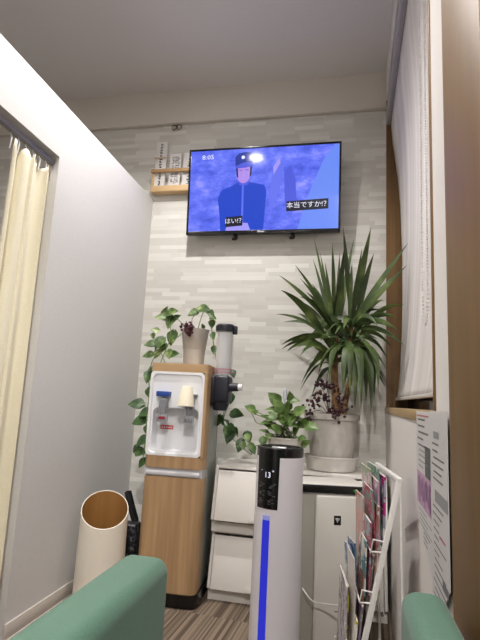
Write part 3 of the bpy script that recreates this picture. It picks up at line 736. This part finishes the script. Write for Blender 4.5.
for a in [(165, 313, 2.55, .085, .2, .6), (172, 312, 2.52, .08, .8, .2), (160, 317, 2.53, .06, -.9, 0), (170, 322, 2.52, .085, -.2, -.8), (176, 318, 2.56, .07, .6, .4), (172, 338, 2.52, .09, -.1, -1), (155, 330, 2.50, .05, -.7, .1), (153, 336, 2.5, .04, .2, -.7), (159, 343, 2.48, .085, -.3, -.6), (150, 344, 2.48, .07, -.9, -.1), (148, 355, 2.48, .065, -1, -.2), (157, 354, 2.48, .055, -.3, -.8), (174, 354, 2.49, .065, .8, .2), (169, 354, 2.48, .06, .1, -.6), (163, 348, 2.5, .06, -.2, -.7)]: leaf2(b, *a)
for a in [(193, 313, 2.58, .07, -.8, -.4), (204, 309, 2.58, .085, .9, -.1), (211, 314, 2.57, .06, .6, -.6), (213, 318, 2.56, .05, .5, -.1), (212, 324, 2.58, .055, .1, -.7), (203, 326, 2.55, .03, -.2, .4), (213, 336, 2.56, .05, .2, -.6), (214, 350, 2.57, .05, .1, -.8)]: leaf2(b, *a)
for a in [(148, 377, 2.46, .072, -.1, -.8), (151, 369, 2.46, .05, -.3, -.3), (149, 393, 2.48, .06, .2, -.9), (136, 404, 2.5, .09, -1, .05), (144, 413, 2.48, .075, -.7, -.4), (139, 421, 2.48, .085, -.8, -.3), (147, 430, 2.48, .055, .1, -.8), (142, 441, 2.48, .08, -.6, -.4), (141, 452, 2.48, .075, .7, .1), (136, 449, 2.5, .05, -.4, -.7), (142, 463, 2.48, .06, -.3, -.5)]: leaf2(d_, *a)
for a in [(233, 374, 2.74, .055, .3, -.6), (231, 399, 2.74, .06, 0, -.9), (237, 414, 2.72, .085, 1, -.05), (218, 421, 2.7, .075, -.3, -.7), (226, 424, 2.72, .06, .4, -.4), (231, 428, 2.71, .07, .6, -.2), (229, 437, 2.71, .08, -.2, -.8), (235, 432, 2.72, .06, .5, -.6), (240, 446, 2.7, .075, -.2, -.8), (227, 432, 2.7, .065, -.1, -.9), (248, 437, 2.7, .07, .3, -.5), (253, 450, 2.68, .055, .4, -.6)]: leaf2(d_, *a)
def vine(pts, y): tube(s_, [at_y(px, py, yy) for px, py, yy in pts], .0026, 6, smooth=2)
vine([(188, 332, 2.58), (178, 318, 2.55), (168, 316, 2.53), (172, 335, 2.50), (165, 352, 2.50), (160, 364, 2.46)], 0)
vine([(186, 330, 2.58), (168, 345, 2.5), (157, 350, 2.47), (148, 372, 2.45), (150, 395, 2.47), (146, 415, 2.47), (147, 435, 2.47), (143, 455, 2.48), (143, 463, 2.48)], 0)
vine([(166, 365, 2.47), (158, 345, 2.48), (153, 335, 2.5)], 0)
vine([(197, 332, 2.58), (201, 318, 2.58), (204, 310, 2.58), (211, 316, 2.56), (212, 335, 2.57), (215, 352, 2.58), (216, 362, 2.62), (231, 378, 2.76), (231, 400, 2.76), (222, 420, 2.73), (226, 432, 2.72), (240, 446, 2.71), (252, 455, 2.70)], 0)
vine([(231, 392, 2.75), (224, 410, 2.73), (222, 425, 2.72)], 0)
vine([(249, 440, 2.7), (250, 447, 2.7), (252, 455, 2.7)], 0)
obj('leaves', b, VINE, t2_, 60, world=True); o = obj('hanging_leaves', d_, DVINE, t2_, 60, world=True); obj('stems', s_, STEM, t2_, world=True)
# dark dried flower bunch hanging over the pot rim
fb = thing('dried_flower_bunch', 'dark burgundy dried flower bunch hanging over the rim of the tapered pot', 'dried flowers', at_y(188, 329, 2.505))
b = nb(); bb = nb()
for i in range(38):
    q = at_y(188.5 + rnd.gauss(0, 3.0), 329 + rnd.gauss(0, 3.0), 2.505 + rnd.uniform(-.025, .01))
    heart_leaf(bb, q, (rnd.uniform(-1, 1), rnd.uniform(-1, .2), rnd.uniform(-1, 1)), (rnd.uniform(-1, 1), -1, rnd.uniform(-1, 1)), rnd.uniform(.014, .024), 1.1, .3)
tube(b, [at_y(190, 329, 2.51), at_y(192, 324, 2.53), at_y(195, 328, 2.58)], .0025, 6, smooth=1); tube(b, [at_y(192, 325, 2.52), at_y(192, 319, 2.54), at_y(194, 316, 2.55)], .002, 6)
obj('petals', bb, plain('burgundy_petals', (74, 32, 44), .7, var=.3), fb, 0, world=True); obj('stalk', b, TWIG, fb, world=True)

# ================================================================== TOWER FAN
FA = math.radians(-24.6); FX, FY, FR = -.236, 2.03, .0945
fan = thing('tower_humidifier', 'tall white cylindrical tower appliance with black top and blue light strip', 'tower appliance', (FX, FY, 0), FA)
def rr(z): return FR + .004 * (1 - z / .8)
b = lathe(nb(), [(rr(0) + .004, 0), (rr(0) + .004, .02), (rr(.02), .022), (rr(.4), .4), (rr(.79), .780)], 64, cap0=True)
obj('body', b, plain('tower_white', (222, 220, 226), .35), fan)
TZ = .780
obj('top_cap', lathe(nb(), [(FR - .0, TZ), (FR + .0005, TZ + .032), (FR - .004, TZ + .037), (FR - .012, TZ + .037), (FR - .016, TZ + .030), (.01, TZ + .030)], 64, cap1=True), BLACK, fan)
def cyl_patch(a0, a1, z0, z1, r0, taper=0, n=14, slant=0):
    b_ = nb(); rows = []
    for k_ in range(13):
        z = z0 + (z1 - z0) * k_ / 12; tt = taper * (1 - k_ / 12)
        rows.append([b_.verts.new(((r0(z)) * math.sin(a), -(r0(z)) * math.cos(a), z)) for a in [math.radians(a0 + tt + (a1 - a0 - 2 * tt) * i / n) for i in range(n + 1)]])
    for p, q in zip(rows, rows[1:]):
        for i in range(n): b_.faces.new((p[i], p[i + 1], q[i + 1], q[i]))
    return b_
pan = obj('control_panel', cyl_patch(-31, 31, .586, TZ + .002, lambda z: rr(z) + .0012, 2), BLACK, fan)
def onc(z0, off_=0.002, a_off=0):
    return lambda co: Vector(((rr(z0) + off_) * math.sin(co.x / FR + a_off), -(rr(z0) + off_) * math.cos(co.x / FR + a_off), z0 + co.y))
b = nb(); text_bm(b, '13', .030, None, 0, wrap=onc(.712, a_off=.04)); text_bm(b, '+', .018, None, 0, wrap=onc(.728, a_off=.28)); text_bm(b, '-', .018, None, 0, wrap=onc(.730, a_off=-.26))
obj('digits', b, emis('digit_glow', (235, 240, 255), 1.2), pan, 0)
b = nb()
for r_ in range(3):
    for c_ in (-1, 1):
        zc = .672 - r_ * .030
        for q in range(5): 
            M_x = [rnd.uniform(-.012, .012) for _ in range(2)]
            pts = [onc(zc, .0018, c_ * .24)(Vector((x, y, 0))) for x, y in ((M_x[0] - .006, -.008 + q * .004), (M_x[0] + .006, -.008 + q * .004), (M_x[0] + .006, -.006 + q * .004), (M_x[0] - .006, -.006 + q * .004))]
            quad(b, pts)
obj('key_icons', b, plain('icon_grey', (92, 92, 98), .5), pan, 0)
kn = lambda z: rr(z) + .0012
obj('light_strip', cyl_patch(-7, 12, .03, .545, kn), emis('strip_blue', (52, 56, 205), .9), fan)
obj('strip_tip', cyl_patch(-7, 12, .545, .562, kn), emis('strip_pale', (150, 150, 214), .8), fan)
b = nb(); box(b, -.028, .030, -.082, -.045, TZ + .030, TZ + .041, .003, M=Matrix.Rotation(math.radians(26), 4, 'Z')); obj('top_button', b, plain('button_silver', (205, 205, 210), .25, .6), fan)

# ================================================================== AIR PURIFIER
PA = math.radians(12.3)
pu = thing('air_purifier', 'low white air purifier with black display bar behind the tower appliance', 'air purifier', (-.275, 2.155, 0), PA)
PW_, PD, PH = .405, .225, .655
b = box(nb(), 0, PW_, .012, PD, 0, PH, .012, 3); obj('body', b, plain('purifier_white', (214, 211, 204), .35), pu)
obj('side_strip', box(nb(), .004, .185, .002, .03, .01, .612, .008, 3), plain('purifier_recess', (170, 168, 158), .4), pu)
fp = obj('front_panel', box(nb(), .184, PW_ - .002, -.008, .03, .01, .612, .010, 3), plain('purifier_panel', (216, 213, 206), .25), pu)
db = obj('display_bar', box(nb(), .003, PW_ - .008, -.006, .03, .618, .650, .006, 3), BLACK, pu)
b = nb(); box(b, .345, .353, -.0072, -.0055, .632, .638); box(b, .350, .360, -.0072, -.0055, .627, .631); obj('green_lamp', b, emis('lamp_green', (60, 150, 50), .8), db)
b = nb(); lathe(b, [(.004, 0), (.004, .0015)], 12, Matrix.Translation((.378, -.0055, .632)) @ Matrix.Rotation(PI / 2, 4, 'X'), cap1=True); obj('status_lamp', b, plain('lamp_dim', (120, 110, 110), .4), db)
b = nb(); box(b, .262, .292, -.0105, -.007, .492, .530, .002); em = obj('emblem', b, BLACK, fp)
b = nb()
for x, z in ((-.006, .006), (0, .007), (.006, .006), (-.003, .001), (.003, .001), (0, -.005)): bmesh.ops.create_uvsphere(b, u_segments=8, v_segments=6, radius=.0032, matrix=Matrix.Translation((.277 + x, -.0105, .511 + z)))
obj('cluster_mark', b, plain('mark_silver', (190, 190, 190), .4), em)
obj('name_mark', box(nb(), .27, .30, -.0092, -.0075, .150, .155), plain('mark_grey_print', (120, 118, 112), .5), fp)

# ================================================================== MAGAZINE RACK
rt0 = Vector((.176, 1.555, 0)); rt1 = Vector((.140, 1.915, 0)); uy = (rt1 - rt0).normalized(); ux = Vector((-uy.y, uy.x, 0))   # ux points into the room
RL = (rt1 - rt0).length
RM = Matrix(((uy.x, ux.x, 0, rt0.x), (uy.y, ux.y, 0, rt0.y), (0, 0, 1, 0), (0, 0, 0, 1)))
mr = thing('magazine_rack', 'white metal A-frame magazine rack standing against the right wall', 'magazine rack', (rt0.x, rt0.y, 0), 0)
RH = .785; FO = .172                      # front feet reach this far into the room
def RP(a, o, z): return RM @ Vector((a, o, z))
def slope(z, a=0): return (FO - .03 * a / RL) * (1 - z / RH)
def sq(b, p, q, s=.0075):
    p, q = Vector(p), Vector(q); d = (q - p); M = Matrix.Translation(p) @ d.to_track_quat('Z', 'Y').to_matrix().to_4x4(); box(b, -s, s, -s, s, 0, d.length, .002, M=M)
WM = plain('rack_white_metal', (226, 224, 220), .35)
b = nb()
for a in (0, RL):
    sq(b, RP(a, 0, RH), RP(a, slope(0, a), 0)); sq(b, RP(a, -.002, RH), RP(a, -.012, 0), .0035); sq(b, RP(a, FO * .9, .05), RP(a, -.018, .05), .005)
sq(b, RP(-.0075, 0, RH), RP(RL + .0075, 0, RH)); sq(b, RP(0, FO * .9, .05), RP(RL, FO * .9, .05), .005)
obj('frame', b, WM, mr, 30, world=True)
tiers = [(.155, .40), (.30, .295), (.44, .19), (.58, .09)]     # z of pocket floor
def slope(z, a=0): return (FO - .03 * a / RL) * (1 - z / RH)
for zt, _ in tiers:
    b = nb(); o0 = slope(zt)
    lo, hi = zt, zt + .028
    for a in (0, RL):
        tube(b, [RP(a, slope(hi, a), hi), RP(a, slope(hi, a) + .036, hi + .006), RP(a, slope(lo, a) + .036, lo), RP(a, slope(lo, a), lo)], .0028, 6)
    tube(b, [RP(0, slope(lo) + .036, lo), RP(RL, slope(lo, RL) + .036, lo)], .0024, 6)
    tube(b, [RP(0, slope(lo) + .002, lo), RP(RL, slope(lo, RL) + .002, lo)], .0024, 6)
    obj('wire_pocket', b, WM, mr, 50, world=True)
lean = math.atan2(FO, RH)
EDGE = plain('page_edges', (222, 216, 206), .8)
def magazine(a0, wd_, zt, dep, h, extra, base, inks, label, th=.005, seed=0, fan=0, curl=0):
    o_ = slope(zt, a0 + wd_ / 2) - .006 + dep * .95
    t = thing('magazine', label, 'magazine', RP(a0, o_, zt + .004), 0, 'magazines in the white rack')
    lz = extra + (.11 if zt < .4 else .05 if zt < .5 else 0)
    up_ = (Vector((0, 0, 1)) * math.cos(lz) - ux * math.sin(lz)).normalized() if True else None
    n_ = uy.cross(up_).normalized(); 
    if n_.dot(ux) < 0: n_ = -n_
    loc = RP(a0, o_, zt + .004)
    R_ = Matrix.Rotation(fan, 4, n_)
    us = R_ @ uy; vs_ = R_ @ up_
    pmi = nb(); 
    def slab(b, n0, n1, inset):
        K = 8; rows = []
        for i in range(K + 1):
            v = h * i / K; bend = curl * (i / K) ** 2
            rows.append([b.verts.new(loc + us * u + vs_ * v + n_ * (nn + bend)) for u, nn in ((inset, n0), (wd_ - inset, n0), (wd_ - inset, n1), (inset, n1))])
        for p, q in zip(rows, rows[1:]):
            for j in range(4): b.faces.new((p[j], p[(j + 1) % 4], q[(j + 1) % 4], q[j]))
        b.faces.new(rows[0][::-1]); b.faces.new(rows[-1]); bmesh.ops.recalc_face_normals(b, faces=b.faces); return b
    obj('pages', slab(nb(), .0008, th - .0008, .002), EDGE, t, 0, world=True)
    cm = mat_print('cover_%s_%d' % (label[:12].replace(' ', '_'), seed), base, inks, 16, seed * 3.7)
    cb = slab(nb(), th - .0009, th, 0); merge(cb, slab(nb(), 0, .0009, 0)); 
    slab(cb, 0, th, wd_ - .0012) if False else None
    for v0, v1 in ((0, 1),):
        t_ = nb(); q = []
        for i in range(9):
            v = h * i / 8; bend = curl * (i / 8) ** 2
            q.append([t_.verts.new(loc + vs_ * v + n_ * (nn + bend)) for nn in (0, th)])
        for p_, q_ in zip(q, q[1:]): t_.faces.new((p_[0], p_[1], q_[1], q_[0]))
        merge(cb, t_)
    obj('cover', cb, cm, t, 0, world=True)
    return t
MG = [
 # a0, width, z, depth, height, extra lean, base, inks, label
 (.02, .21, .58, .000, .205, .02, (224, 218, 222), [(170, 40, 120), (150, 150, 170)], 'white magazine with magenta print nearest the near leg in the top pocket', .007, 0, 0),
 (.06, .25, .58, .008, .228, .0, (222, 224, 216), [(120, 156, 136), (176, 150, 166)], 'pale green magazine sticking up highest in the top pocket', .005, .03, .004),
 (.03, .20, .58, .014, .19, .0, (226, 220, 224), [(186, 150, 170), (150, 160, 170)], 'lilac and white magazine in the middle of the top pocket', .005, -.02, .004),
 (.12, .235, .58, .020, .215, -.02, (208, 214, 202), [(136, 158, 120), (196, 170, 180)], 'green and grey patterned magazine at the front of the top pocket', .004, .02, .006),
 (.04, .21, .58, .026, .16, -.02, (216, 210, 210), [(180, 90, 110), (120, 140, 130)], 'pale magazine with red print lowest in the top pocket', .004, 0, .004),
 (.02, .22, .44, .000, .26, .0, (206, 198, 194), [(160, 110, 100), (140, 130, 130)], 'rusty brown magazine at the back of the second pocket', .006, -.02, .0),
 (.10, .24, .44, .007, .285, .0, (214, 206, 202), [(170, 140, 136), (150, 150, 150)], 'tall beige magazine behind the pinkish one in the second pocket', .005, .02, .003),
 (.02, .16, .44, .013, .21, -.01, (232, 228, 224), [(160, 90, 106), (140, 160, 170)], 'white magazine with red print near the end of the second pocket', .006, 0, .004),
 (.14, .21, .44, .020, .265, -.03, (216, 204, 200), [(200, 140, 130), (170, 160, 150)], 'pinkish magazine leaning out of the second pocket at the far end', .004, .05, .006),
 (.03, .12, .44, .026, .155, -.02, (168, 186, 190), [(106, 138, 142), (224, 220, 210)], 'small teal booklet in the second pocket', .004, 0, 0),
 (.02, .22, .30, .000, .26, .0, (196, 190, 184), [(110, 104, 102), (150, 140, 132)], 'dark grey magazine at the back of the third pocket', .006, 0, 0),
 (.08, .24, .30, .007, .27, .0, (226, 222, 216), [(170, 160, 150), (150, 130, 130)], 'off-white magazine behind the terracotta one in the third pocket', .004, .02, .003),
 (.05, .15, .30, .012, .26, -.01, (176, 130, 112), [(140, 94, 76), (200, 164, 144)], 'terracotta magazine standing in the middle of the third pocket', .005, -.02, .004),
 (.15, .21, .30, .018, .255, -.06, (160, 180, 200), [(80, 120, 160), (50, 90, 130)], 'blue magazine fanned out at the far end of the third pocket', .004, .12, .010),
 (.16, .20, .30, .024, .24, -.08, (150, 176, 198), [(90, 126, 170), (210, 216, 220)], 'pale blue leaflet in front of the fanned blue magazine', .003, .15, .012),
 (.05, .20, .30, .029, .235, -.05, (234, 228, 222), [(218, 210, 206)], 'plain white folded leaflet at the front of the third pocket', .003, .04, .012),
 (.03, .23, .155, .000, .26, .0, (210, 206, 200), [(140, 124, 140), (170, 170, 160)], 'mauve-grey magazine at the back of the lowest pocket', .006, 0, 0),
 (.02, .12, .155, .007, .22, -.01, (216, 206, 110), [(200, 190, 70), (236, 232, 220)], 'yellow booklet at the near end of the lowest pocket', .005, 0, 0),
 (.08, .24, .155, .014, .275, -.01, (214, 206, 206), [(150, 130, 150), (190, 180, 170)], 'tall grey and mauve magazine in the middle of the lowest pocket', .005, .02, .003),
 (.16, .20, .155, .020, .27, -.04, (220, 212, 130), [(206, 196, 70), (126, 106, 76)], 'yellow and brown magazine at the far end of the lowest pocket', .004, .04, .006),
 (.10, .24, .155, .027, .29, -.05, (230, 228, 224), [(186, 178, 186), (140, 132, 132)], 'white magazine at the very front of the lowest pocket', .004, .0, .008),
]
for i, q in enumerate(MG):
    magazine(q[0] * .8 + .008, q[1] * .86, q[2], q[3], q[4], q[5], q[6], q[7], q[8], q[9], i + 1, q[10], q[11])

# ================================================================== POWER CORD
b = nb(); pts = [at_y(299, 583, 2.22), at_y(306, 594, 2.15), at_y(313, 602.5, 2.15), at_y(322, 603.5, 2.15), at_y(332, 605, 2.13), at_y(341, 606, 2.10), at_y(349, 603, 2.06), at_y(356, 598, 1.98)]
pts = [Vector((p.x, p.y, p.z)) for p in pts]; tube(b, pts, .0032, 8, smooth=2)
tag(obj('power_cord', b, plain('cord_white', (222, 220, 214), .45)), 'white power cord sagging in front of the air purifier towards the magazine rack', 'cord')

# ================================================================== NOTICES ON THE RIGHT WALL
def notice(s0, s1, poly_sz, label, t_off, blocks):
    t = thing('wall_notice', label, 'notice', RWM @ Vector((-t_off, s1, .99)), -ARW)
    def V(s, z, x=0): return Vector((x, s - s1, z - .99))
    b = nb(); fr = [b.verts.new(V(s, z, 0)) for s, z in poly_sz]; bk = [b.verts.new(V(s, z, .0012)) for s, z in poly_sz]
    b.faces.new(fr); b.faces.new(bk[::-1]); n_ = len(fr)
    for i in range(n_): b.faces.new((fr[i], bk[i], bk[(i + 1) % n_], fr[(i + 1) % n_]))
    bmesh.ops.recalc_face_normals(b, faces=b.faces); sh = obj('sheet', b, plain('notice_paper', (214, 212, 212), .45), t, 0)
    ms = [plain('print_dark', (112, 110, 116), .6), plain('print_grey', (150, 150, 154), .6), plain('print_pink', (196, 160, 190), .6), plain('print_photo', (96, 98, 100), .6), plain('print_red', (190, 110, 120), .6), plain('print_lilac', (170, 130, 172), .6)]
    b = nb()
    for sa, sb, za, zb, mi in blocks: quad(b, [V(sa, za, -.0006), V(sb, za, -.0006), V(sb, zb, -.0006), V(sa, zb, -.0006)], mi)
    obj('print', b, ms, sh, 0)
r = random.Random(3)
def lines(s0, s1, za, zb, step, mi=0, th=.4):
    th *= .62
    out = []; z = za
    while z > zb:
        a = s1 - r.uniform(.0, .03); e = s0 + r.uniform(0, (s1 - s0) * .55); out.append((e, a, z - step * th, z, mi)); z -= step
    return out
bl = lines(1.27, 1.48, .972, .90, .017, 0, .45) + [(1.27, 1.49, .978, .982, 4)] + lines(1.27, 1.48, .89, .84, .014, 1) + [(1.25, 1.34, .83, .905, 3)] + [(1.24, 1.495, .745, .83, 2)]
bl += [(1.25 + .03 * i, 1.275 + .03 * i, .75 + .01 * (i % 3), .82 - .008 * (i % 2), 5) for i in range(8)] + lines(1.22, 1.47, .735, .69, .012, 1) + lines(1.22, 1.40, .69, .66, .012, 0)
notice(1.2, 1.5, [(1.505, .992), (1.505, .735), (1.36, .66), (1.20, .60), (1.20, .992)], 'notice with a pink lower block and small dark photo under the window sill', .0068, bl)
bl = [(1.12, 1.19, .935, .95, 1)] + lines(1.05, 1.22, .925, .84, .015, 0, .4) + [(1.03, 1.18, .80, .825, 1)] + lines(1.04, 1.22, .79, .60, .0155, 0, .35) + [(1.06, 1.13, .735, .74, 4), (1.035, 1.10, .645, .662, 0)]
notice(1.02, 1.24, [(1.235, .995), (1.235, .60), (1.13, .585), (1.025, .665), (1.025, .996)], 'long white notice with printed lines beside the brown wooden post', .0085, bl)

# ================================================================== WASTE BIN AND BLACK BAG
BX, BY, BR = -1.116, 2.295, .112
bn = thing('waste_bin', 'cream cylindrical waste bin with slanted brown opening by the left partition', 'waste bin', (BX, BY, 0), math.radians(26))
def cut(y): return .437 + y * .60
b = nb(); N = 64; lo_ = [b.verts.new((BR * 1.03 * math.cos(a), BR * 1.03 * math.sin(a), 0)) for a in [2 * PI * i / N for i in range(N)]]
to_ = [b.verts.new((BR * math.cos(a), BR * math.sin(a), cut(BR * math.sin(a)))) for a in [2 * PI * i / N for i in range(N)]]
ti_ = [b.verts.new(((BR - .004) * math.cos(a), (BR - .004) * math.sin(a), cut((BR - .004) * math.sin(a)))) for a in [2 * PI * i / N for i in range(N)]]
for i in range(N):
    j = (i + 1) % N; b.faces.new((lo_[i], lo_[j], to_[j], to_[i])); b.faces.new((to_[i], to_[j], ti_[j], ti_[i]))
b.faces.new(lo_[::-1]); obj('shell', b, plain('bin_cream', (240, 232, 218), .5), bn)
b = nb(); ri = BR - .0045
ta = [b.verts.new((ri * math.cos(a), ri * math.sin(a), cut(ri * math.sin(a)) - .001)) for a in [2 * PI * i / N for i in range(N)]]; tb = [b.verts.new((ri * math.cos(a), ri * math.sin(a), .01)) for a in [2 * PI * i / N for i in range(N)]]
for i in range(N): b.faces.new((ta[i], ta[(i + 1) % N], tb[(i + 1) % N], tb[i]))
b.faces.new(tb); obj('inner_liner', b, wood('bin_inside_brown', (146, 102, 52), (166, 120, 66), 'Z', .5), bn)
bg = thing('black_case', 'narrow black patterned case with an upright strap between bin and dispenser', 'case', (-1.075, 2.50, 0), .1)
k = NT('black_lattice_cloth'); f = k.node('ShaderNodeTexVoronoi'); f.inputs['Scale'].default_value = 70; k.link(k.coords(), f.inputs['Vector'])
k.link(k.ramp(f.outputs['Distance'], [(.3, srgb(14, 14, 17)), (.62, srgb(30, 30, 36)), (.8, srgb(92, 92, 100))]), k.b.inputs['Base Color']); k.b.inputs['Roughness'].default_value = .4
obj('bag_body', box(nb(), -.035, .058, -.045, .045, 0, .335, .016, 3), k.m, bg)
b = nb(); pts = [at_y(137, 530, 2.53), at_y(135, 520, 2.53), at_y(131, 505, 2.55), at_y(128, 492, 2.57)]
for p, q in zip(pts, pts[1:]):
    d = q - p; M = Matrix.Translation(p) @ d.to_track_quat('Z', 'Y').to_matrix().to_4x4(); box(b, -.016, .016, -.013, .013, -.004, d.length + .004, .003, M=M)
obj('strap', b, MBLACK, bg, world=True)

# ================================================================== ARMCHAIR IN THE FOREGROUND
ch = thing('armchair', 'green upholstered armchair in the foreground with two square arms', 'armchair', (-.11, .66, 0))
def arm(x0, x1, y0, y1, zt):
    b = box(nb(), x0, x1, y0, y1, .06, zt, .028, 6); return b
o = obj('armrest', arm(-.308, -.208, -.36, .306, .690), GREEN, ch, 60); o = obj('armrest', arm(.218, .294, -.36, .296, .690), GREEN, ch, 60)
obj('seat', box(nb(), -.21, .224, -.30, .27, .26, .46, .03, 4), GREEN, ch, 60)
obj('backrest', box(nb(), -.21, .224, -.40, -.28, .26, .80, .03, 4), GREEN, ch, 60)
for x in (-.255, .26):
    for y in (-.28, .26):
        obj('leg', lathe(nb(), [(.016, 0), (.02, .07)], 14, Matrix.Translation((x, y, 0)), cap0=True, cap1=True), MBLACK, ch)
